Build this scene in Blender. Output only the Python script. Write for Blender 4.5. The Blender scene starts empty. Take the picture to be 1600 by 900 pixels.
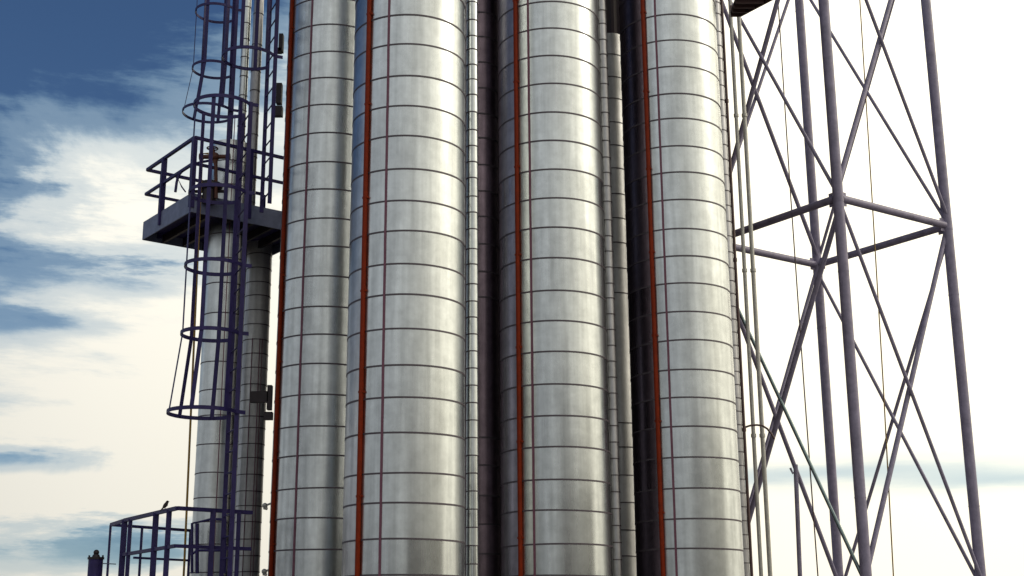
import bpy, bmesh, math, random
from mathutils import Vector, Matrix
random.seed(7)
S = bpy.context.scene
COL = S.collection

# ------------------------------------------------------------------ camera
F = 2080.0                                   # focal length in photo pixels (1600 wide)
CAM = Vector((0, 0, 1.6))
_n = math.sqrt(65**2 + 7900**2 + F**2)
_sp = F / _n; _cp = math.sqrt(1 - _sp*_sp)
FW = Vector((0, _cp, _sp)); _up0 = Vector((0, -_sp, _cp)); _r0 = Vector((1, 0, 0))
_sr = -65 / (_n*_cp); _cr = math.sqrt(1 - _sr*_sr)
RT = _cr*_r0 + _sr*_up0
UP = _cr*_up0 - _sr*_r0
cd = bpy.data.cameras.new('camera'); cam = bpy.data.objects.new('camera', cd); COL.objects.link(cam)
cam.matrix_world = Matrix(((RT.x, UP.x, -FW.x, CAM.x), (RT.y, UP.y, -FW.y, CAM.y), (RT.z, UP.z, -FW.z, CAM.z), (0, 0, 0, 1)))
cd.sensor_width = 36; cd.lens = 36*F/1600; cd.clip_end = 3000; cd.clip_start = .1
S.camera = cam
S.render.resolution_x = 1024; S.render.resolution_y = 576
S.view_settings.view_transform = 'Standard'; S.view_settings.look = 'None'
S.view_settings.exposure = 0.0; S.view_settings.gamma = 1

def ray(px, py): return (FW*F + RT*(px - 800) + UP*(450 - py)).normalized()
def atY(px, py, Y):                       # point seen at a photo pixel, at distance Y ahead
    d = ray(px, py); return CAM + d*((Y - CAM.y)/d.y)
def atZ(px, py, z):
    d = ray(px, py); return CAM + d*((z - CAM.z)/d.z)
def zat(px, py, Y): return atY(px, py, Y).z
def axis(px, py, a, R):                   # (x, y) of an upright cylinder of radius R seen a pixels wide (half)
    d = ray(px, py); den = F*R/a
    p = CAM + d*(den/d.dot(FW)); return p.x, p.y

# ------------------------------------------------------------------ world and sun
SUN_AZ = 88      # degrees from straight ahead (+Y) towards the right (+X)
SUN_EL = 33
w = bpy.data.worlds.new('World'); S.world = w; w.use_nodes = True
nt = w.node_tree; N = nt.nodes; L = nt.links
for n in list(N): N.remove(n)
def nn(t, **k):
    n = N.new(t)
    for a, b in k.items(): setattr(n, a, b)
    return n
def mth(op, a, b=None, c=None, clamp=False):
    n = nn('ShaderNodeMath', operation=op); n.use_clamp = clamp
    for i, v in enumerate((a, b, c)):
        if v is None: continue
        if isinstance(v, (int, float)): n.inputs[i].default_value = v
        else: L.new(v, n.inputs[i])
    return n.outputs[0]
def ramp(v, pts, interp='EASE'):
    r = nn('ShaderNodeValToRGB'); r.color_ramp.interpolation = interp
    e = r.color_ramp.elements
    while len(e) < len(pts): e.new(.5)
    for x, (p, c) in zip(e, pts):
        x.position = p; x.color = (c, c, c, 1) if isinstance(c, (int, float)) else (*c, 1)
    L.new(v, r.inputs[0]); return r.outputs[0]
out = nn('ShaderNodeOutputWorld'); bg = nn('ShaderNodeBackground'); L.new(bg.outputs[0], out.inputs[0])
sky = nn('ShaderNodeTexSky', sky_type='NISHITA'); sky.sun_disc = False
sky.sun_elevation = math.radians(SUN_EL); sky.sun_rotation = math.radians(SUN_AZ)
sky.air_density = 1.0; sky.dust_density = .4; sky.ozone_density = 8.0
geo = nn('ShaderNodeTexCoord')
sep = nn('ShaderNodeSeparateXYZ'); L.new(geo.outputs['Generated'], sep.inputs[0])
dx, dy, dz = sep.outputs
mp = nn('ShaderNodeMapping'); L.new(geo.outputs['Generated'], mp.inputs[0]); mp.inputs['Scale'].default_value = (1.0, 1.0, 2.6)
mp.inputs['Rotation'].default_value = (0, math.radians(12), 0)
n1 = nn('ShaderNodeTexNoise'); L.new(mp.outputs[0], n1.inputs['Vector'])
n1.inputs['Scale'].default_value = 3.4; n1.inputs['Detail'].default_value = 10; n1.inputs['Roughness'].default_value = .62
n1.inputs['Distortion'].default_value = .35
mp2 = nn('ShaderNodeMapping'); L.new(geo.outputs['Generated'], mp2.inputs[0]); mp2.inputs['Scale'].default_value = (1, 1, 6)
n2 = nn('ShaderNodeTexNoise'); L.new(mp2.outputs[0], n2.inputs['Vector'])
n2.inputs['Scale'].default_value = 7; n2.inputs['Detail'].default_value = 8; n2.inputs['Roughness'].default_value = .65
fbm = mth('SUBTRACT', n1.outputs[0], .5)
fb2 = mth('SUBTRACT', n2.outputs[0], .5)
def blob(px, py, wx, wy, amp):            # a soft patch of sky round one direction
    d = ray(px, py); ax = math.atan2(d.x, d.y)
    az = mth('ARCTAN2', dx, dy)
    u = mth('DIVIDE', mth('SUBTRACT', az, ax), wx/F)
    v = mth('DIVIDE', mth('SUBTRACT', dz, d.z), wy/F)
    u = mth('ADD', u, mth('MULTIPLY', fbm, 1.5)); v = mth('ADD', v, mth('MULTIPLY', fb2, 2.2))
    r2 = mth('ADD', mth('MULTIPLY', u, u), mth('MULTIPLY', v, v))
    return mth('MULTIPLY', mth('EXPONENT', mth('MULTIPLY', r2, -1.0)), amp)
# cover grows to the right and towards the horizon, clear high on the left
cov = mth('ADD', mth('ADD', mth('MULTIPLY', mth('MAXIMUM', dx, -.40), 2.9), 2.75), mth('MULTIPLY', dz, -4.9))
cov = mth('ADD', cov, mth('ADD', mth('MULTIPLY', fbm, 1.7), mth('MULTIPLY', fb2, .9)))
cov = mth('ADD', cov, mth('MULTIPLY', mth('MAXIMUM', mth('SUBTRACT', .5, dy), 0), 2.0))
for args in ((-20, 400, 150, 45, -.18), (50, 500, 130, 24, -.42), (10, 718, 140, 19, -.62), (40, 870, 240, 60, -.92), (250, 860, 120, 50, -.8),
             (210, 430, 120, 30, -.38), (190, 275, 150, 60, .40), (150, 60, 200, 18, .10), (40, 150, 160, 14, .08), (60, 290, 60, 16, -.3)):
    if args[4]: cov = mth('ADD', cov, blob(*args))
cloud = ramp(cov, [(0.0, 0.0), (0.30, .26), (.62, .74), (0.95, 1.0)], 'EASE')
# pale blue strip low on the right, between sheets of cloud
strip = mth('ADD', blob(1330, 738, 330, 18, .40), blob(1620, 748, 190, 14, .36))
cloud = mth('SUBTRACT', cloud, strip, clamp=True)
# cloud brightness: strongest towards the veiled sun on the right, duller behind the photographer
front = mth('ADD', mth('MULTIPLY', dx, .62), mth('MULTIPLY', dy, .30))
cb = ramp(mth('ADD', mth('MULTIPLY', front, .5), .5), [(0.1, .50), (.42, .62), (.58, .98), (.8, 1.55), (1, 1.75)], 'EASE')
mixc = nn('ShaderNodeMix', data_type='RGBA')
ccol = nn('ShaderNodeVectorMath', operation='SCALE'); L.new(mth('MULTIPLY', cb, mth('ADD', mth('MULTIPLY', dz, .9), .74)), ccol.inputs['Scale'])
tint = nn('ShaderNodeMix', data_type='RGBA'); L.new(mth('ADD', mth('MULTIPLY', front, .9), .55, clamp=True), tint.inputs[0])
tint.inputs[6].default_value = (15.2, 15.8, 16.2, 1); tint.inputs[7].default_value = (16.4, 15.2, 12.2, 1); L.new(tint.outputs[2], ccol.inputs[0])
thin = nn('ShaderNodeMix', data_type='RGBA', blend_type='MULTIPLY'); thin.inputs[0].default_value = 1      # thin cloud lets the blue through
tc_ = nn('ShaderNodeMix', data_type='RGBA'); L.new(cloud, tc_.inputs[0]); tc_.inputs[6].default_value = (.42, .72, .98, 1); tc_.inputs[7].default_value = (1, 1, 1, 1)
L.new(ccol.outputs[0], thin.inputs[6]); L.new(tc_.outputs[2], thin.inputs[7])
L.new(cloud, mixc.inputs[0]); L.new(sky.outputs[0], mixc.inputs[6]); L.new(thin.outputs[2], mixc.inputs[7])
L.new(mixc.outputs[2], bg.inputs[0]); bg.inputs[1].default_value = .07

sd = bpy.data.lights.new('sun', 'SUN'); sd.energy = .7; sd.angle = math.radians(11); sd.color = (1, .93, .80)
sun = bpy.data.objects.new('sun', sd); COL.objects.link(sun)
_a, _e = math.radians(SUN_AZ), math.radians(SUN_EL)
sv = Vector((math.sin(_a)*math.cos(_e), math.cos(_a)*math.cos(_e), math.sin(_e)))
sun.rotation_euler = sv.to_track_quat('Z', 'Y').to_euler()

# ------------------------------------------------------------------ materials
def mat(name, base, metal=0, rough=.5, noise=None, bump=None, streak=None, sheet=0, coat=0):
    m = bpy.data.materials.new(name); m.use_nodes = True
    t = m.node_tree; p = t.nodes['Principled BSDF']
    p.inputs['Metallic'].default_value = metal; p.inputs['Roughness'].default_value = rough
    p.inputs['Base Color'].default_value = (*base, 1)
    tc = t.nodes.new('ShaderNodeTexCoord')
    fac = None
    def M(op, a, b):
        n = t.nodes.new('ShaderNodeMath'); n.operation = op
        for i, v in enumerate((a, b)):
            if isinstance(v, (int, float)): n.inputs[i].default_value = v
            else: t.links.new(v, n.inputs[i])
        return n.outputs[0]
    if noise:
        sc, lo, hi = noise
        nz = t.nodes.new('ShaderNodeTexNoise'); t.links.new(tc.outputs['Object'], nz.inputs['Vector'])
        nz.inputs['Scale'].default_value = sc; nz.inputs['Detail'].default_value = 8; nz.inputs['Roughness'].default_value = .65
        mr = t.nodes.new('ShaderNodeMapRange'); t.links.new(nz.outputs[0], mr.inputs[0])
        mr.inputs[1].default_value = .3; mr.inputs[2].default_value = .7; mr.inputs[3].default_value = lo; mr.inputs[4].default_value = hi
        fac = mr.outputs[0]
    st = None
    if streak:                                # vertical run marks and rolling streaks
        mpp = t.nodes.new('ShaderNodeMapping'); t.links.new(tc.outputs['Object'], mpp.inputs[0]); mpp.inputs['Scale'].default_value = (1, 1, .05)
        ns = t.nodes.new('ShaderNodeTexNoise'); t.links.new(mpp.outputs[0], ns.inputs['Vector'])
        ns.inputs['Scale'].default_value = streak; ns.inputs['Detail'].default_value = 6
        ms = t.nodes.new('ShaderNodeMapRange'); t.links.new(ns.outputs[0], ms.inputs[0])
        ms.inputs[1].default_value = .3; ms.inputs[2].default_value = .7; ms.inputs[3].default_value = .84; ms.inputs[4].default_value = 1.10
        st = ms.outputs[0]; fac = M('MULTIPLY', fac, st) if fac else st
    if sheet:
        at = t.nodes.new('ShaderNodeAttribute'); at.attribute_name = 'sheet'
        sf = M('ADD', M('MULTIPLY', at.outputs['Fac'], sheet), 1 - sheet/2)
        fac = M('MULTIPLY', fac, sf) if fac else sf
        rr = M('ADD', M('MULTIPLY', at.outputs['Fac'], .10), rough - .05)
        if st: rr = M('MULTIPLY', rr, M('SUBTRACT', 2.0, st))
        t.links.new(rr, p.inputs['Roughness'])
    if fac:
        v = t.nodes.new('ShaderNodeVectorMath'); v.operation = 'SCALE'; v.inputs[0].default_value = base
        t.links.new(fac, v.inputs['Scale']); t.links.new(v.outputs[0], p.inputs['Base Color'])
    if bump:
        sc, stn = bump
        nb = t.nodes.new('ShaderNodeTexNoise'); nb.inputs['Scale'].default_value = sc; nb.inputs['Detail'].default_value = 4
        mq = t.nodes.new('ShaderNodeMapping'); t.links.new(tc.outputs['Object'], mq.inputs[0])
        mq.inputs['Scale'].default_value = (1, 1, .35 if streak else 1)
        t.links.new(mq.outputs[0], nb.inputs['Vector'])
        b = t.nodes.new('ShaderNodeBump'); b.inputs['Strength'].default_value = stn; b.inputs['Distance'].default_value = .02
        t.links.new(nb.outputs[0], b.inputs['Height']); t.links.new(b.outputs[0], p.inputs['Normal'])
    return m
CLAD = mat('aluminium_cladding', (.56, .59, .60), 1, .28, noise=(6, .82, 1.05), streak=11, sheet=.16, bump=(3.2, .10))
CLAD2 = mat('weathered_cladding', (.40, .40, .42), .9, .42, noise=(9, .82, 1.05), streak=12, sheet=.2, bump=(3.2, .1))
CLADR = mat('matt_cladding', (.62, .62, .62), .85, .55, noise=(6, .82, 1.05), streak=11, sheet=.16, bump=(3.2, .1))
LEFTD = mat('dark_left_cladding', (.13, .10, .13), .95, .30, noise=(6, .75, 1.1), streak=11, sheet=.2, bump=(3.2, .06))  # darkest of three tones for the cladding left of the riser
LEFTL = mat('light_left_cladding', (.46, .465, .48), 1, .31, noise=(6, .8, 1.08), streak=11, sheet=.15, bump=(3.2, .06))
LEFTM = mat('mid_left_cladding', (.27, .25, .29), .95, .30, noise=(6, .75, 1.1), streak=11, sheet=.2, bump=(3.2, .06))
DARKC = mat('shade_toned_cladding', (.24, .185, .22), .95, .42, noise=(5, .7, 1.1), streak=12, sheet=.3, bump=(3, .08))  # shade of the enclosed gap is put into this dark colour
BAND = mat('dark_band', (.085, .07, .085), .3, .55)
SEAM = mat('seam_tape', (.17, .065, .10), .3, .5, noise=(20, .8, 1.15))
RED = mat('red_oxide_paint', (.22, .021, .002), 0, .55, noise=(9, .7, 1.1), bump=(30, .15))
INDIGO = mat('indigo_steel_paint', (.030, .022, .105), .0, .5, noise=(8, .7, 1.25), bump=(25, .12))
GREYP = mat('grey_steel_paint', (.15, .17, .27), 0, .5, noise=(7, .75, 1.2), bump=(25, .15))
TOWER = mat('tower_steel', (.25, .225, .32), .0, .5, noise=(5, .72, 1.2), bump=(20, .15))
TEAL = mat('pale_galvanised', (.20, .26, .27), .7, .45, noise=(8, .8, 1.1))
BROWN = mat('brown_pipe_paint', (.085, .045, .045), .1, .5, noise=(8, .75, 1.15))
PALE = mat('pale_pipe', (.46, .45, .42), .3, .5, noise=(8, .8, 1.1))
YEL = mat('mustard_paint', (.28, .17, .03), .1, .5, noise=(12, .75, 1.15))
BLACK = mat('black_iron', (.02, .012, .016), .2, .5, noise=(10, .7, 1.2))
BIRD = mat('dark_feathers', (.03, .022, .02), 0, .8, noise=(90, .7, 1.3))
CAST = mat('rusty_casting', (.08, .022, .012), .1, .6, noise=(25, .6, 1.3))
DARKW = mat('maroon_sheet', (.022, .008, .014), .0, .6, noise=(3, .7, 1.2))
WALL = mat('warehouse_wall', (.10, .075, .065), 0, .8, noise=(2, .8, 1.15))
GRND = mat('gravel', (.16, .145, .125), 0, .95, noise=(1.5, .7, 1.2), bump=(40, .6))
CONC = mat('concrete', (.27, .26, .245), 0, .9, noise=(4, .8, 1.1), bump=(30, .3))

for _m, _v in ((RED, .15), (INDIGO, .25), (TOWER, .35)): _m.node_tree.nodes['Principled BSDF'].inputs['Specular IOR Level'].default_value = _v
# ------------------------------------------------------------------ helpers
def link(name, bm, m, parent=None, smooth=False):
    me = bpy.data.meshes.new(name); bm.normal_update(); bm.to_mesh(me); bm.free()
    for x in (m if isinstance(m, (list, tuple)) else [m]): me.materials.append(x)
    if smooth:
        for p in me.polygons: p.use_smooth = True
        try: me.set_sharp_from_angle(angle=math.radians(38))
        except Exception: pass
    o = bpy.data.objects.new(name, me); COL.objects.link(o)
    if parent: o.parent = parent; o.matrix_parent_inverse = parent.matrix_world.inverted()
    return o
def tag(o, label, cat, group=None, kind=None):
    o['label'] = label
    if cat: o['category'] = cat
    if group: o['group'] = group
    if kind: o['kind'] = kind
    return o
def thing(name, loc, label, cat, group=None):
    o = bpy.data.objects.new(name, None); COL.objects.link(o); o.location = loc
    o.empty_display_size = .2
    o.matrix_world = Matrix.Translation(Vector(loc))
    return tag(o, label, cat, group)
def tube(bm, pts, r, seg=12, cap=True, closed=False):
    pts = [Vector(p) for p in pts]; n = len(pts); rings = []
    up = None
    for i, p in enumerate(pts):
        a = pts[(i-1) % n] if (closed or i > 0) else pts[i]
        b = pts[(i+1) % n] if (closed or i < n-1) else pts[i]
        t = (b - a).normalized()
        if up is None:
            up = Vector((0, 0, 1)) if abs(t.z) < .9 else Vector((0, 1, 0))
        s = t.cross(up).normalized(); u = s.cross(t).normalized(); up = u
        rr = r[i] if isinstance(r, (list, tuple)) else r
        rings.append([bm.verts.new(p + (s*math.cos(k*2*math.pi/seg) + u*math.sin(k*2*math.pi/seg))*rr) for k in range(seg)])
    m = n if closed else n-1
    for i in range(m):
        A, B = rings[i], rings[(i+1) % n]
        for k in range(seg): bm.faces.new((A[k], A[(k+1) % seg], B[(k+1) % seg], B[k]))
    if cap and not closed:
        bm.faces.new(rings[0][::-1]); bm.faces.new(rings[-1])
def flat(bm, pts, wz, wt, closed=False, up=Vector((0, 0, 1))):   # flat bar: wz along up, wt across
    pts = [Vector(p) for p in pts]; n = len(pts); rings = []
    for i, p in enumerate(pts):
        a = pts[(i-1) % n] if (closed or i > 0) else pts[i]
        b = pts[(i+1) % n] if (closed or i < n-1) else pts[i]
        t = (b - a).normalized(); s = t.cross(up).normalized(); u = s.cross(t).normalized()
        rings.append([bm.verts.new(p + s*x*wt/2 + u*y*wz/2) for x, y in ((-1, -1), (1, -1), (1, 1), (-1, 1))])
    m = n if closed else n-1
    for i in range(m):
        A, B = rings[i], rings[(i+1) % n]
        for k in range(4): bm.faces.new((A[k], A[(k+1) % 4], B[(k+1) % 4], B[k]))
    if not closed: bm.faces.new(rings[0][::-1]); bm.faces.new(rings[-1])
def prism(bm, poly, z0, z1):
    a = [bm.verts.new((x, y, z0)) for x, y in poly]; b = [bm.verts.new((x, y, z1)) for x, y in poly]
    n = len(poly)
    bm.faces.new(a[::-1]); bm.faces.new(b)
    for i in range(n): bm.faces.new((a[i], a[(i+1) % n], b[(i+1) % n], b[i]))
def boxc(bm, c, sx, sy, sz, ang=0):
    ca, sa = math.cos(ang), math.sin(ang)
    prism(bm, [(c[0]+x*ca-y*sa, c[1]+x*sa+y*ca) for x, y in ((-sx/2, -sy/2), (sx/2, -sy/2), (sx/2, sy/2), (-sx/2, sy/2))], c[2]-sz/2, c[2]+sz/2)
def sphere(bm, c, r, sx=1, sy=1, sz=1):
    bmesh.ops.create_uvsphere(bm, u_segments=14, v_segments=10, radius=r, matrix=Matrix.Translation(c) @ Matrix.Diagonal((sx, sy, sz, 1)))

def shell(name, parent, x, y, R, z0, z1, rings, m, bandm=BAND, seg=96, dome=True, bw=.0115, bh=.005, turn=0.0, jit=.0014, sector=None, sector_m=None):
    """upright clad cylinder: sheets lapped at the listed heights, a thin dark band over every lap"""
    bm = bmesh.new(); lay = bm.faces.layers.float.new('sheet')
    rr = sorted(r for r in rings if z0+.05 < r < z1-.05)
    prof = []                                       # (radius, z, material, sheet)
    edges = [z0] + rr + [z1]
    for i in range(len(edges)-1):
        a, b = edges[i], edges[i+1]; q = random.random(); d = random.uniform(-jit, jit)
        lo = a + (bw if i else 0); hi = b - (bw if i < len(edges)-2 else 0)
        prof.append((R + .002 + d, lo, 0, q)); prof.append((R + .001 + d*.3, (lo*.65+hi*.35), 0, q)); prof.append((R - .001 + d, hi, 0, q))
        if i < len(edges)-2:
            prof.append((R + bh, b - bw, 1, q)); prof.append((R + bh, b + bw, 1, q))
    if dome:
        for k in range(1, 9):
            t = k/8*math.pi/2; prof.append((max(R*math.cos(t), .002), z1 + R*.5*math.sin(t), 0, .5))
    else:
        prof.append((R*.5, z1+.03, 0, .5)); prof.append((.003, z1+.035, 0, .5))
    # no band sits perfectly level or perfectly round
    tl = {}
    def tilt(z, k):
        key = round(z*2.2)
        if key not in tl: tl[key] = (random.uniform(0, 6.28), random.uniform(0, .006*min(1, R/.4)))
        p, a = tl[key]; return a*math.sin(2*math.pi*k/seg*2 + p)
    vs = [[bm.verts.new((x + r*math.cos(turn+k*2*math.pi/seg), y + r*math.sin(turn+k*2*math.pi/seg), z + (tilt(z, k) if r > R*.9 else 0))) for k in range(seg)] for r, z, _, _ in prof]
    for i in range(len(prof)-1):
        mi = 1 if (prof[i][2] == 1 or prof[i+1][2] == 1) else 0
        for k in range(seg):
            f = bm.faces.new((vs[i][k], vs[i][(k+1) % seg], vs[i+1][(k+1) % seg], vs[i+1][k])); f.material_index = mi
            f[lay] = prof[i+1][3]
            if sector and mi == 0 and seg - sector <= k < seg: f.material_index = 2
    o = link(name, bm, [m, bandm, sector_m or LEFTD], parent, smooth=True)
    return o
def fill(ys_z, step, z0, z1):
    r = sorted(ys_z) or [z0 + step]
    while r[-1] + step < z1: r.append(r[-1] + step)
    while r[0] - step > z0: r.insert(0, r[0] - step)
    return r

# ------------------------------------------------------------------ ground
bm = bmesh.new(); prism(bm, [(-1500, -1500), (1500, -1500), (1500, 1500), (-1500, 1500)], -.5, 0)
tag(link('ground', bm, GRND), 'open gravel ground of the plant yard', None, kind='structure')
bm = bmesh.new(); prism(bm, [(-9, 14.5), (9, 14.5), (9, 32), (-9, 32)], .0, .12)
tag(link('concrete_pad', bm, CONC), 'concrete slab under the vessels', None, kind='structure')

# ------------------------------------------------------------------ the four big vessels
R0 = .80
VES = [
 ('leftmost clad metal vessel beside the caged ladder, partly hidden by its neighbour', (504, 800, 80.5), -.90, -.50,
  [38, 80, 121, 163, 207, 252, 295, 341, 384, 431, 478, 522, 568, 616, 665, 711, 762, 809, 858], 500),
 ('widest and nearest clad metal vessel, second from the left', (631.5, 800, 94.5), -.70, -.37,
  [23, 68, 118, 165, 212, 263, 313, 360, 412, 460, 513, 570, 620, 675, 738, 785, 842, 898], 636),
 ('clad metal vessel third from the left with red pipe over its dark left side', (869, 800, 86.5), -.61, -.385,
  [2, 44, 87, 130, 175, 219, 264, 309, 354.5, 402.5, 453.5, 501, 549, 600, 649, 698, 749, 797, 850, 899], 865),
 ('rightmost clad metal vessel beside the lattice tower', (1074.5, 800, 82.5), -.47, -.24,
  [22, 62, 103.5, 146, 184.5, 227.5, 268.5, 311, 357, 399.5, 442, 486.5, 531, 577, 621, 666, 714, 762.5, 810.5, 857], 1060),
]
vess = []
for lab, (px, py, a), sr, ss, ys, pxr in VES:
    x, y = axis(px, py, a, R0)
    hd = math.atan2(x, y)                      # direction of the vessel seen from the camera
    zs = [zat(pxr, q, y - R0) for q in ys]
    t = thing('process_vessel', (x, y, .12), lab, 'vessel', 'row of tall clad vessels')
    # cladding left of the riser pipe gets a darker tone, chosen per vessel
    shell('cladding', t, x, y, R0, .45, 14.0, fill(zs, .48, .6, 13.8), CLAD, seg=128, turn=-math.pi/2 + math.asin(sr) - hd, sector=32, sector_m=(LEFTL, LEFTL, LEFTM, LEFTD)[len(vess)])
    bm = bmesh.new(); prism(bm, [(x+.62*math.cos(k*math.pi/16), y+.62*math.sin(k*math.pi/16)) for k in range(32)], .12, .46)
    link('skirt', bm, GREYP, t)
    def on(s, off):
        th = math.asin(s) ; A = -math.pi/2 + th - hd
        return x + (R0+off)*math.cos(A), y + (R0+off)*math.sin(A), A
    # red riser: a slim painted pipe clipped to the shell
    qx, qy, A = on(sr, .028)
    bm = bmesh.new()
    pts = [(qx, qy, .2+k*.2) for k in range(69)]
    tube(bm, pts, .033, 12)
    rz = link('riser_pipe', bm, RED, t, True)
    for z in zs[::3]:
        bm = bmesh.new(); boxc(bm, (x+(R0+.02)*math.cos(A), y+(R0+.02)*math.sin(A), z+.1), .05, .082, .03, A)
        link('clip', bm, RED, rz)
    # overlapped vertical seam with its cover strip
    bm = bmesh.new(); Aw = .017/R0
    qx, qy, A = on(ss, 0)
    vs = []
    zz = [.5 + .25*k for k in range(54)]
    for z in zz:
        j = random.uniform(-.002, .002)
        row = []
        for aa, rr in ((A-Aw, R0-.004), (A-Aw+.002, R0+.011), (A+Aw-.002, R0+.011), (A+Aw, R0-.004)):
            row.append(bm.verts.new((x+rr*math.cos(aa+j), y+rr*math.sin(aa+j), z)))
        vs.append(row)
    for i in range(len(vs)-1):
        for k in range(3): bm.faces.new((vs[i][k], vs[i+1][k], vs[i+1][k+1], vs[i][k+1]))
    link('vertical_seam', bm, SEAM, t)
    vess.append((x, y))

# dark block added behind the row to fill gaps and keep vessel sides dark
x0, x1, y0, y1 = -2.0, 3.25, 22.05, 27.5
t = thing('dark_backing_block', (x0, y0, 0), 'added dark maroon block behind the big vessels, filling gaps and blocking sky reflections', 'building')
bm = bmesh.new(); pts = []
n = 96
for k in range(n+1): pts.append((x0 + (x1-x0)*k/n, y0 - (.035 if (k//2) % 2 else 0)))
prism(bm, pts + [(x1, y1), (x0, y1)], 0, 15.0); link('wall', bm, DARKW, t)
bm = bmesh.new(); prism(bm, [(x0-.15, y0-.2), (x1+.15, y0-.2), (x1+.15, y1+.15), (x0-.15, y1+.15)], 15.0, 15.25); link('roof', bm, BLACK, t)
# warehouse and trees across the yard, behind the photographer: they stand in the low mirror images of the cladding
t = thing('warehouse', (14, -24, 0), 'long low warehouse across the yard, mirrored low in the cladding', 'building')
bm = bmesh.new(); prism(bm, [(10, -26), (58, -26), (58, -44), (10, -44)], 0, 10.5); link('wall', bm, WALL, t)
bm = bmesh.new(); v = [bm.verts.new(q) for q in ((9.6, -25.5, 10.5), (58.4, -25.5, 10.5), (58.4, -44.5, 10.5), (9.6, -44.5, 10.5), (9.6, -35, 13), (58.4, -35, 13))]
for f in ((0, 1, 5, 4), (2, 3, 4, 5), (3, 0, 4), (1, 2, 5), (3, 2, 1, 0)): bm.faces.new([v[i] for i in f])
link('roof', bm, GREYP, t)
for k in range(5):
    bm = bmesh.new(); boxc(bm, (15+k*9.5, -25.97, 2.2), 3.6, .12, 4.4); link('door', bm, BLACK if k % 2 else BROWN, t)

t = thing('storage_shed', (50, -24, 0), 'flat roofed shed at the right of the yard, mirrored low in the cladding', 'building')
bm = bmesh.new(); prism(bm, [(50, -24), (66, -24), (66, 9), (50, 9)], 0, 11.2); link('wall', bm, WALL, t)
bm = bmesh.new(); prism(bm, [(49.6, -24.4), (66.4, -24.4), (66.4, 9.4), (49.6, 9.4)], 11.2, 11.6); link('roof', bm, BLACK, t)

# ------------------------------------------------------------------ slimmer insulated pipes between and beside them
def ipipe(name, lab, ref, R, rings, step, m, top=14, cat='pipe', group=None, seg=40, dome=False, bandm=BAND, bw=.008, legs=None):
    x, y = axis(*ref, R)
    t = thing(name, (x, y, .12), lab, cat, group)
    zs = [zat(ref[0], q, y - R) for q in rings]
    shell('lagging', t, x, y, R, .12, top, fill(zs, step, .3, top), m, seg=seg, dome=dome, bandm=bandm, bw=bw, bh=.005)
    return t, x, y
PG = 'insulated pipes among the vessels'
ipipe('insulated_pipe', 'slim pale insulated pipe right of the widest vessel', (738, 800, 9.7), .085,
      [2, 30, 55, 76, 100, 123, 147, 174, 202, 227, 252, 277, 306, 331, 357, 388, 412, 443, 470, 495], .245, CLAD, group=PG)
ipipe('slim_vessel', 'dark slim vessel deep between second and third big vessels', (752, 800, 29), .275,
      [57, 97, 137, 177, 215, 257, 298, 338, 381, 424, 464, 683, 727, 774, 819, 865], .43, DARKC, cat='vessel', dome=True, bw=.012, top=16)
ipipe('insulated_pipe', 'slim insulated pipe touching the right side of the third vessel', (961, 800, 8.6), .081,
      [15, 36, 61, 84, 105, 130, 152, 175, 197, 219, 245, 269, 290, 314, 343, 368, 392, 417, 442, 465, 490], .245, CLAD2, group=PG)
x3, y3 = axis(973, 800, 22.5, .232)
ipipe('insulated_pipe', 'insulated pipe with a low capped top left of the rightmost vessel', (973, 800, 22.5), .232,
      [84, 119, 153, 190, 226, 262, 302, 340, 378, 418, 457, 660, 698, 742, 785, 828, 869], .42, CLADR, top=zat(963, 60, y3), dome=False, group=PG)
ipipe('insulated_pipe', 'banded insulated pipe showing along the right edge of the rightmost vessel', (1156, 800, 10.5), .115,
      [20, 48, 70, 90, 110, 132, 155, 180, 202, 225, 248, 272, 297, 320, 345, 368, 393, 418], .235, CLAD2, group=PG)
def pipe2(name, lab, p0, p1, D, wpx, m, cat='pipe', group=None, z0=.12, z1=14):
    """bare upright pipe passing through two photo points at distance D"""
    a = atY(*p0, D); r = wpx/2/F*D
    b = atY(*p1, D); mx = ((a.x + b.x)/2)
    t = bmesh.new(); tube(t, [(mx, D, z0), (mx, D, z0+1), (mx, D, z1)], r, 16)
    for z in range(2, 14, 3): tube(t, [(mx, D, z-.03), (mx, D, z+.03)], r*1.35, 16)
    o = link(name, t, m, None, True); return tag(o, lab, cat, group), mx
BG = 'bare pipes beside the rightmost vessel'
_, xb = pipe2('bare_pipe', 'brown bare pipe closest to the rightmost vessel', (1135, 100), (1172, 900), 22.5, 5, BROWN, group=BG)
_, xc = pipe2('bare_pipe', 'pale bare pipe in the middle of three beside the rightmost vessel', (1148, 100), (1187, 900), 23.2, 6.2, PALE, group=BG)
_, xd = pipe2('bare_pipe', 'outermost pale bare pipe, nearest the lattice tower', (1160, 100), (1202, 900), 23.2, 7, PALE, group=BG)
bm = bmesh.new()
ys = [(1163, 668), (1172, 665), (1182, 664), (1191, 665), (1199, 670), (1206, 679), (1210, 686)]
tube(bm, [atY(a, b, 22.95) for a, b in ys], .018, 10)
tag(link('branch_pipe', bm, BROWN, None, True), 'short curved branch pipe between the bare pipes and tower', 'pipe')

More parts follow.
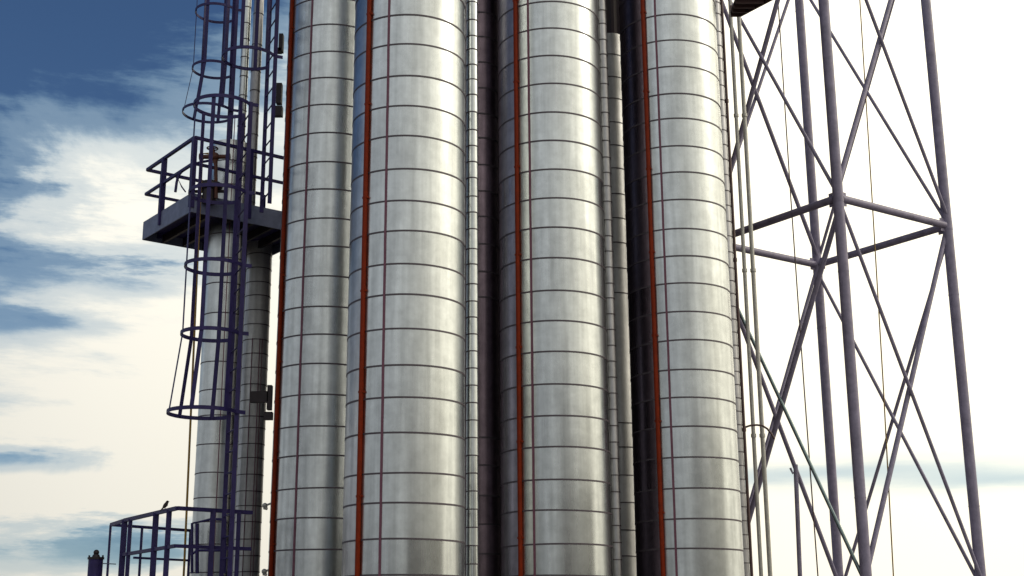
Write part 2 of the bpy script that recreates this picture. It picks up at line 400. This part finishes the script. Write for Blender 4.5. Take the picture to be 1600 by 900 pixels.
# ------------------------------------------------------------------ slim columns on the left
x, y = axis(339, 700, 31.5, .335); yL1 = y
t = thing('slim_column', (x, y, .12), 'slim clad column rising through the upper platform, its flat top above the deck', 'column', 'slim clad columns on the left')
zs = [zat(338, q, y-.335) for q in (441, 488, 564, 608, 648, 693, 738, 777, 815, 850)]
shell('cladding', t, x, y, .335, .12, zat(346, 222, y-.2), fill(zs, .44, .3, 12), CLAD, seg=64, dome=False, bw=.009)
bm = bmesh.new()
_A = math.radians(-72); tube(bm, [(x+.345*math.cos(_A), y+.345*math.sin(_A), .3), (x+.345*math.cos(_A), y+.345*math.sin(_A), 10.5)], .008, 8)
link('vertical_seam', bm, SEAM, t)
x, y = axis(393, 700, 20, .225)
t = thing('slim_column', (x, y, .12), 'thinner banded column right behind the caged ladder, next to a sliver of sky', 'column', 'slim clad columns on the left')
zs = [zat(393, q, y-.2) for q in (418, 440, 461, 484, 506, 530, 552, 574, 600, 625, 650, 668, 693, 715, 741, 767, 790, 815, 842, 868)]
shell('cladding', t, x, y, .225, .12, zat(405, 330, y), fill(zs, .27, .3, 9), CLADR, seg=48, dome=False, bw=.008)
bm = bmesh.new()
for A in (-95, -62, -50): 
    A = math.radians(A); tube(bm, [(x+.23*math.cos(A), y+.23*math.sin(A), .3), (x+.23*math.cos(A), y+.23*math.sin(A), 6.8)], .007, 8)
link('vertical_seam', bm, SEAM, t)
ipipe('insulated_pipe', 'thin white insulated pipe seen high behind the cages', (368, 400, 6.5), .075,
      [10, 35, 60, 88, 118, 148], .3, CLAD, group=PG)
ipipe('insulated_pipe', 'grey insulated pipe seen high between the cages, beside the thin white pipe', (387, 400, 8), .095,
      [20, 68, 110, 140], .45, CLAD2, group=PG)

# ------------------------------------------------------------------ caged ladders
def ladder(name, lab, P, tdir, z0, z1, hoops, rh=.43, wid=.50, m=INDIGO, flare=None, thick=.055, straps=5, stub=.12, rung=.30, rail=.064):
    """P=(x,y) ladder foot; tdir=direction along the rungs; cage bulges to the left of tdir"""
    t = Vector((tdir[0], tdir[1], 0)).normalized(); n = Vector((t.y, -t.x, 0))
    if n.x > 0: n = -n
    P = Vector((P[0], P[1], 0))
    root = thing(name, (P.x, P.y, z0), lab, 'ladder', 'caged ladders')
    for s in (-1, 1):
        bm = bmesh.new(); c = P + t*s*wid/2
        flat(bm, [c+Vector((0, 0, z0)), c+Vector((0, 0, z1))], rail, .014, up=n)
        link('rail', bm, m, root)
    z = z0 + .2
    while z < z1:
        bm = bmesh.new(); tube(bm, [P - t*(wid/2) + Vector((0, 0, z)), P + t*(wid/2) + Vector((0, 0, z))], .012, 8)
        link('rung', bm, m, root, True); z += rung
    def hoop_pt(ang, r):                       # ang 0 = far end of the hoop opening, 1 = the near one
        a = math.radians(-145 + 290*ang)
        c = P + n*(rh*.86 + (r-rh)*.85)
        return c + n*r*math.cos(a) + t*r*math.sin(a)
    rs = [flare if (flare and i == 0) else rh for i in range(len(hoops))]
    for i, z in enumerate(hoops):
        bm = bmesh.new()
        pts = [P - t*(wid/2) - n*.02]+[hoop_pt(k/28, rs[i]) for k in range(29)]+[P + t*(wid/2) - n*stub]
        flat(bm, [Vector((p.x, p.y, z)) for p in pts], thick, .012)
        link('hoop', bm, m, root)
    for k in range(straps):
        g = (k+.5)/straps
        pts = [hoop_pt(g, r - .012)+Vector((0, 0, z)) for z, r in zip(hoops, rs)]
        d = (hoop_pt(g+.01, rh) - hoop_pt(g-.01, rh)).normalized()
        nn_ = Vector((d.y, -d.x, 0))
        bm = bmesh.new(); flat(bm, [pts[0]-Vector((0, 0, .0))]+pts[1:], .012, .06, up=nn_)
        link('strap', bm, m, root)
    return root
TD = (.42, -.907)
DA = 19.0
pa = atY(374, 424, DA)
hz = [zat(q, r, DA) for q, r in ((362, 648), (368, 526), (374, 421), (381, 308), (389, 172))]
ladder('caged_ladder', 'lower caged ladder in front of the upper platform, its cage flaring out at the bottom', (pa.x, pa.y), TD, .12, hz[-1]+.04, hz, flare=.50)
pc = atY(424, 100, 20.1)
hz = [zat(424, r, 20.1) for r in (97, -15, -120, -220)]
ladder('caged_ladder', 'upper caged ladder climbing from the platform beside the leftmost vessel', (pc.x, pc.y), TD, zat(424, 325, 20.1), hz[-1], hz)
pb = atY(364, 100, 23.2)
hz = [zat(364, r, 23.2) for r in (180, 112, 24, -60, -150)]
ladder('caged_ladder', 'rear caged ladder seen against dark blue sky above the platform', (pb.x, pb.y), (.3, -.95), zat(364, 350, 23.2), hz[-1], hz, rh=.40, flare=.47, m=INDIGO, thick=.05)

# ------------------------------------------------------------------ upper service platform
Lc = atY(223, 375, 22.5); zb = Lc.z
Nc = atZ(298, 331, zb); Fc = atZ(434, 407, zb)
Lc, Nc, Fc = (Vector((p.x, p.y)) for p in (Lc, Nc, Fc))
e1 = Nc - Lc; e2 = Fc - Lc
e2 = (e2 - e1*(e2.dot(e1)/e1.dot(e1))*1.0)
e2 = e2.normalized()*2.3
Q = [Lc, Lc+e1, Lc+e1+e2, Lc+e2]
zt = zb + .33
plat = thing('service_platform', (Lc.x, Lc.y, zb), 'upper steel service platform with grey edge plate and dark underside', 'platform')
bm = bmesh.new(); prism(bm, [tuple(q) for q in Q], zb+.16, zb+.20)
link('deck', bm, INDIGO, plat)
cen = sum(Q, Vector((0, 0)))/4
bm = bmesh.new()
for i in range(4):
    a, b = Q[i], Q[(i+1) % 4]
    a3, b3 = Vector((a.x, a.y, zb+.165)), Vector((b.x, b.y, zb+.165))
    flat(bm, [a3, b3], .33, .02)
link('edge_plate', bm, GREYP, plat)
for k in range(1, 6):
    bm = bmesh.new(); a = Q[0].lerp(Q[3], k/6); b = Q[1].lerp(Q[2], k/6)
    flat(bm, [(a.x, a.y, zb+.08), (b.x, b.y, zb+.08)], .14, .05)
    link('joist', bm, BLACK, plat)
HR = 1.0
def railrun(bm, pts, r): tube(bm, pts, r, 8)
tr = bmesh.new(); mr_ = bmesh.new()
def P3(q, z): return Vector((q.x, q.y, z))
for (a, b) in ((Q[0], Q[1]), (Q[1], Q[2]), (Q[0], Q[3])):
    flat(tr, [P3(a, zt+HR-.02), P3(b, zt+HR-.02)], .05, .05)
    flat(mr_, [P3(a, zt+HR*.52), P3(b, zt+HR*.52)], .045, .045)
link('top_rail', tr, INDIGO, plat); link('mid_rail', mr_, INDIGO, plat)
for q in (Q[0].lerp(Q[1], .38), Q[0].lerp(Q[3], .13), Q[1], Q[0].lerp(Q[3], .55), Q[3], Q[1].lerp(Q[2], .45)):
    bm = bmesh.new(); flat(bm, [P3(q, zb+.08), P3(q, zt+HR-.03)], .09, .05, up=Vector((e2.x, e2.y, 0)).normalized())
    link('post', bm, INDIGO, plat)
# platform support frame below
bm = bmesh.new()
for q in (Q[2], Q[3]):
    flat(bm, [P3(q, .12), P3(q, zb)], .12, .12, up=Vector((1, 0, 0)))
link('support_leg', bm, INDIGO, plat)

# valve with hand wheel on the deck, hose rail, yellow post
c = atY(336, 245, 20.9)
v = thing('gate_valve', (c.x, c.y, zt), 'rust red gate valve with hand wheel in front of the slim column top', 'valve')
bm = bmesh.new(); tube(bm, [c+Vector((-.26, 0, 0)), c+Vector((-.2, 0, 0))], .06, 12); tube(bm, [c+Vector((-.2, 0, 0)), c+Vector((.2, 0, 0))], .038, 12)
sphere(bm, c, .075); tube(bm, [c+Vector((.2, 0, 0)), c+Vector((.25, 0, 0))], .06, 12); tube(bm, [c, c+Vector((-.05, 0, .16))], .025, 10)
link('valve_body', bm, CAST, v, True)
bm = bmesh.new(); hc = c+Vector((-.05, 0, .15)); tube(bm, [hc+Vector((math.cos(k*.393)*.09, math.sin(k*.393)*.09, 0)) for k in range(16)], .011, 6, closed=True)
for k in range(4): tube(bm, [hc, hc+Vector((math.cos(k*1.57)*.09, math.sin(k*1.57)*.09, 0))], .008, 6)
link('hand_wheel', bm, CAST, v, True)
bm = bmesh.new(); tube(bm, [c+Vector((0, 0, -.02)), c+Vector((.02, 0, -.15)), c+Vector((.05, .02, zt-.1-c.z))], [.05, .03, .03], 10)
link('stem_pipe', bm, CAST, v, True)
c = atY(328, 291, 21.0)
bm = bmesh.new(); sphere(bm, c, .2, 1.1, .9, .5)
tube(bm, [c+Vector((-.24, 0, -.09)), c+Vector((.24, 0, -.09))], .03, 8); tube(bm, [c+Vector((0,0,-.3)), c], .12, 12)
tag(link('pump_housing', bm, BLACK, None, True), 'black rounded pump housing on the upper deck beside the slim column', 'pump')
bm = bmesh.new()
tube(bm, [atY(a, b, 21.3) for a, b in ((274, 300), (276, 285), (279, 274), (287, 265), (300, 257), (316, 253), (333, 250))], .024, 8)
tube(bm, [atY(274, 300, 21.3), atY(276, 275, 21.3), atY(284, 292, 21.3), atY(290, 300, 21.3)], .012, 6)
tag(link('bent_pipe', bm, INDIGO, None, True), 'bent pipe curving over the upper deck towards the valve', 'pipe')
bm = bmesh.new(); a = atY(316, 240, 19.9)
b = atY(288, 880, 19.9)
tube(bm, [a+Vector((.10, 0, 0)), a, Vector(((a.x+b.x)/2, 19.9, (a.z+b.z)/2)), b, Vector((b.x, b.y, .12))], .017, 8)
tag(link('mustard_pole', bm, YEL, None, True), 'thin mustard yellow pipe dropping from upper platform past the lower railing', 'pipe')

# brackets and small fittings between the thin column and the leftmost vessel
def bracket(lab, parts, Y):
    bm = bmesh.new()
    for x0, y0, x1, y1 in parts:
        a = atY((x0+x1)/2, (y0+y1)/2, Y); boxc(bm, a, (x1-x0)/F*Y, .12, (y1-y0)/F*Y)
    tag(link('pipe_bracket', bm, BLACK), lab, 'bracket', 'black brackets on the leftmost vessel')
bracket('black bracket joining thin column to leftmost vessel, lowest and widest of its kind', [(391, 612, 420, 629), (418, 602, 425, 641), (413, 644, 426, 656)], 20.6)
bracket('black bracket on the leftmost vessel just above the platform railing', [(432, 129, 441, 165), (428, 166, 442, 183)], 20.9)
bracket('small black bracket near the top left edge of the leftmost vessel', [(436, 52, 443, 84), (433, 76, 440, 83)], 20.9)
for lab, px, py in (('small pale ball fitting above the lower railing beside the leftmost vessel', 414, 790), ('lowest small pale ball fitting beside the leftmost vessel', 413, 893)):
    c = atY(px, py, 20.7); bm = bmesh.new(); sphere(bm, c, .042); tube(bm, [c, c+Vector((.10, 0, .035))], .016, 8); tube(bm, [c+Vector((-.02, 0, -.035)), c+Vector((.04, 0, -.05))], .022, 8)
    tag(link('ball_fitting', bm, PALE, None, True), lab, 'fitting', 'ball fittings beside the vessel')

# ------------------------------------------------------------------ lower railed platform
zr = zat(277, 794, 19.0)
A_ = atZ(195, 813, zr); B_ = atZ(277, 794, zr); C_ = atZ(394, 801, zr); D_ = atZ(173, 820, zr); E_ = atZ(298, 829, zr)
low = thing('railed_platform', (B_.x, B_.y, zr-1.07), 'lower platform with dark blue railing where a bird sits', 'platform')
fl = zr - 1.07
bm = bmesh.new(); ring = [(p.x, p.y) for p in (A_, B_, C_, E_+Vector((.8, .3, 0)), E_, D_)]
prism(bm, ring, fl-.06, fl); link('deck', bm, GREYP, low)
bm = bmesh.new(); flat(bm, [A_, B_], .055, .05); flat(bm, [B_, C_], .055, .05); flat(bm, [D_, A_], .055, .03); flat(bm, [D_+Vector((0,0,0)), E_], .045, .045)
link('top_rail', bm, INDIGO, low)
mz = Vector((0, 0, -(zr - zat(277, 853, 19.0))))
bm = bmesh.new(); flat(bm, [A_+mz, B_+mz, C_+mz], .05, .045); link('mid_rail', bm, INDIGO, low)
bm = bmesh.new(); flat(bm, [D_.lerp(E_, .3)+mz*.95, E_+mz*.95], .035, .035)
link('mid_rail', bm, INDIGO, low)
dn = Vector((0, 0, -1.1))
for p, wd in ((A_, .09), (A_.lerp(B_, .12), .06), (A_.lerp(B_, .62), .085), (A_.lerp(B_, .86), .075), (B_.lerp(C_, .47), .075), (B_.lerp(C_, .82), .06), (D_, .035), (D_.lerp(E_, .38), .04), (E_, .05), (E_.lerp(C_, .3), .05)):
    bm = bmesh.new(); flat(bm, [p+dn, p], wd, .05, up=Vector((1, .2, 0)).normalized()); link('post', bm, INDIGO, low)
bm = bmesh.new()
for p in (A_, C_, D_): flat(bm, [Vector((p.x, p.y, .12)), Vector((p.x, p.y, fl-.05))], .1, .1, up=Vector((1, 0, 0)))
link('support_leg', bm, GREYP, low)
# self-closing gate frame on that platform
bm = bmesh.new(); z0_ = 21.2
g = [atY(a, b, z0_) for a, b in ((300, 896), (300, 818), (331, 811), (352, 812))]
tube(bm, g, .022, 8); tube(bm, [atY(300, 866, z0_), atY(308, 860, z0_), atY(352, 860, z0_)], .02, 8); tube(bm, [atY(308, 896, z0_), atY(308, 818, z0_)], .03, 8); tube(bm, [g[3], atY(351, 896, z0_)], .022, 8)
tag(link('rail_frame', bm, INDIGO, None, True), 'small dark rail frame behind the lower railing, right of the mustard pipe', 'railing')
# bird
c = atZ(259, 797, zr) + Vector((0, 0, .03)); b0 = A_.lerp(B_, (259-195)/(277-195)); c = Vector((b0.x, b0.y, zr+.03))
bm = bmesh.new()
tube(bm, [c+Vector((-.075, 0, -.035)), c+Vector((-.03, 0, .015)), c+Vector((-.012, 0, .035)), c+Vector((.008, 0, .06)), c+Vector((.022, 0, .088)), c+Vector((.03, 0, .105)), c+Vector((.038, 0, .118))],
     [.005, .012, .026, .031, .022, .021, .008], 12)
tube(bm, [c+Vector((.042, 0, .106)), c+Vector((.062, 0, .102))], [.006, .001], 6)
for s in (-.01, .01): tube(bm, [c+Vector((0, s, 0)), c+Vector((0, s, .035))], .003, 5)
tag(link('bird', bm, BIRD, None, True), 'small dark bird perched on the lower railing', 'bird')
# vent stack, far left bottom
c = atY(149, 885, 20); t = thing('vent_stack', (c.x, c.y, 0), 'short dark vent stack with knobbed cap at bottom left', 'vent')
bm = bmesh.new(); zc = zat(149, 874, 20); tube(bm, [(c.x, 20, 0), (c.x, 20, zc)], .105, 20); link('pipe', bm, INDIGO, t, True)
bm = bmesh.new(); tube(bm, [(c.x, 20, zc), (c.x, 20, zc+.03), (c.x, 20, zc+.035), (c.x, 20, zc+.07)], [.12, .12, .06, .045], 16)
sphere(bm, Vector((c.x, 20, zc+.10)), .042)
for s in (-.1, .1): tube(bm, [(c.x+s, 20, zc), (c.x+s, 20, zc+.06)], .014, 6)
link('cap', bm, BLACK, t, True)
bm = bmesh.new(); tube(bm, [(c.x+.1, 20, zc-.06), (c.x+.24, 20.2, zc-.06)], .008, 6); link('side_tube', bm, GREYP, t, True)

# ------------------------------------------------------------------ lattice tower
SC = 26.0/25.0
Yn = 23.8
nA = atY(1309.5, 309, Yn); zN = nA.z
rA = atZ(1480, 353, zN); fA = atZ(1277, 414, zN)
lA = Vector((nA.x + fA.x - 0, 0, 0)); lA = Vector((fA.x + nA.x - rA.x, fA.y + nA.y - rA.y, zN))
H = zN - zat(1352, 920, Yn)
tower = thing('lattice_tower', (nA.x, nA.y, 0), 'square lattice tower of purple grey tubes with crossed braces', 'tower')
print('TOWER', nA, rA, fA, lA, H)
legs = {'n': nA, 'r': rA, 'f': fA, 'l': lA}
lv = [zN - 2*H, zN - H, zN, zN + H, zN + 2*H]
for k, p in legs.items():
    bm = bmesh.new(); tube(bm, [(p.x, p.y, 0), (p.x, p.y, 6), (p.x, p.y, lv[-1])], .101, 20); lg = link('leg', bm, TOWER, tower, True)
    for z, h in [(q, .09) for q in lv[1:-1]] + [(zN-H*.78, .012), (zN+H*.86, .012), (zN-H*.2, .012)]:
        if z < .2: continue
        bm = bmesh.new(); tube(bm, [(p.x, p.y, z-h), (p.x, p.y, z+h)], .105, 20)
        link('collar', bm, TOWER, lg, True)
br = .040
for a, b in (('n', 'r'), ('r', 'f'), ('f', 'l'), ('l', 'n')):
    pa_, pb_ = legs[a], legs[b]
    for z in lv[1:4]:
        bm = bmesh.new(); d = (pb_-pa_).normalized()*.09
        tube(bm, [P3(pa_, z)+d, P3(pb_, z)-d], .075, 14); link('horizontal_tube', bm, TOWER, tower, True)
    for i in range(4):
        z0, z1 = lv[i], lv[i+1]
        if z0 < 0: z0 = .1
        w1, w2 = {'nr': (.036, .050), 'rf': (.036, .036), 'fl': (.038, .047), 'ln': (.036, .052)}[a+b]
        for (p, q, rr, m) in ((pa_, pb_, w1, TOWER), (pb_, pa_, w2, TOWER)):
            mm = TEAL if (a == 'l' and p is pa_ and i in (1,)) else m
            off = Vector((d.y, -d.x, 0)).normalized()*(.045 if p is pa_ else -.045)
            bm = bmesh.new(); A0 = P3(p, z1-.12)+off; B0 = P3(q, z0+.12)+off
            tube(bm, [A0, B0], rr if not mm is TEAL else .034, 12); link('brace', bm, mm, tower, True)
        bm = bmesh.new()
    for z in lv[1:4]:
        for p, s in ((pa_, 1), (pb_, -1)):
            bm = bmesh.new(); dd = (pb_-pa_).normalized()*s
            flat(bm, [P3(p, z)+dd*.08, P3(p, z)+dd*.22], .27, .016); link('gusset_plate', bm, TOWER, tower)
def thread(lab, pts, D, r, m, name='cable', cat='cable', group=None):
    bm = bmesh.new(); tube(bm, [atY(a, b, D) for a, b in pts], r, 8)
    return tag(link(name, bm, m, None, True), lab, cat, group)
TG = 'thin lines inside the tower'
thread('thin dark cable left of the two middle tower legs', [(1213, -40), (1235, 300), (1256, 600), (1278, 900), (1283, 985)], 25.5, .013, BROWN, group=TG)
thread('thin mustard cable right of the nearest tower leg', [(1341, -40), (1362, 300), (1380, 600), (1396, 900), (1401, 985)], 25.2, .013, YEL, group=TG)
bm = bmesh.new(); p = atY(1243, 726, 24.6); q = atY(1250, 900, 24.6)
tube(bm, [p, q, Vector((q.x, q.y, 0))], .042, 12); tube(bm, [p+Vector((0, 0, -.1)), p+Vector((-.06, 0, -.16)), p+Vector((-.10, 0, -.06))], .022, 8)
tag(link('lamp_post', bm, TOWER, None, True), 'short dark post with a hooked top left of the tower legs', 'post')

# ------------------------------------------------------------------ high platform, top right
D = 22.0; zz_ = zat(1157, 22, D)
t = thing('service_platform', atY(1150, 20, D), 'dark platform corner high beside the rightmost vessel at the top edge', 'platform')
a = atZ(1157, 22, zz_); b = atZ(1212, -7, zz_); c_ = Vector((vess[3][0]+.3, a.y+1.2, zz_)); d_ = Vector((vess[3][0]+.3, b.y-.3, zz_))
e_ = Vector((a.x, a.y, 0))
lx = a.x - .18
poly = [(a.x, a.y), (b.x, b.y), (lx, b.y), (lx, a.y)]
bm = bmesh.new(); prism(bm, poly, zz_, zz_+.05); link('deck', bm, BLACK, t)
bm = bmesh.new(); flat(bm, [(poly[0][0], poly[0][1], zz_+.06), (poly[1][0], poly[1][1], zz_+.06)], .22, .03); link('edge_plate', bm, BROWN, t)
bm = bmesh.new(); flat(bm, [(poly[0][0], poly[0][1], zz_+.06), (lx, poly[3][1], zz_+.06)], .22, .03); link('edge_plate', bm, BROWN, t)
for k in range(1, 4):
    p = Vector(poly[0]).lerp(Vector(poly[1]), k/4)
    bm = bmesh.new(); flat(bm, [(p.x-.06, p.y, zz_-.03), (lx, p.y, zz_-.03)], .06, .04); link('joist', bm, BROWN, t)
for p in poly[:2]:
    bm = bmesh.new(); flat(bm, [(p[0], p[1], zz_+.1), (p[0], p[1], zz_+1.2)], .05, .05, up=Vector((1, 0, 0))); link('post', bm, INDIGO, t)
bm = bmesh.new(); flat(bm, [(*poly[0], zz_+1.2), (*poly[1], zz_+1.2)], .05, .05)
link('guard_rail', bm, INDIGO, t)
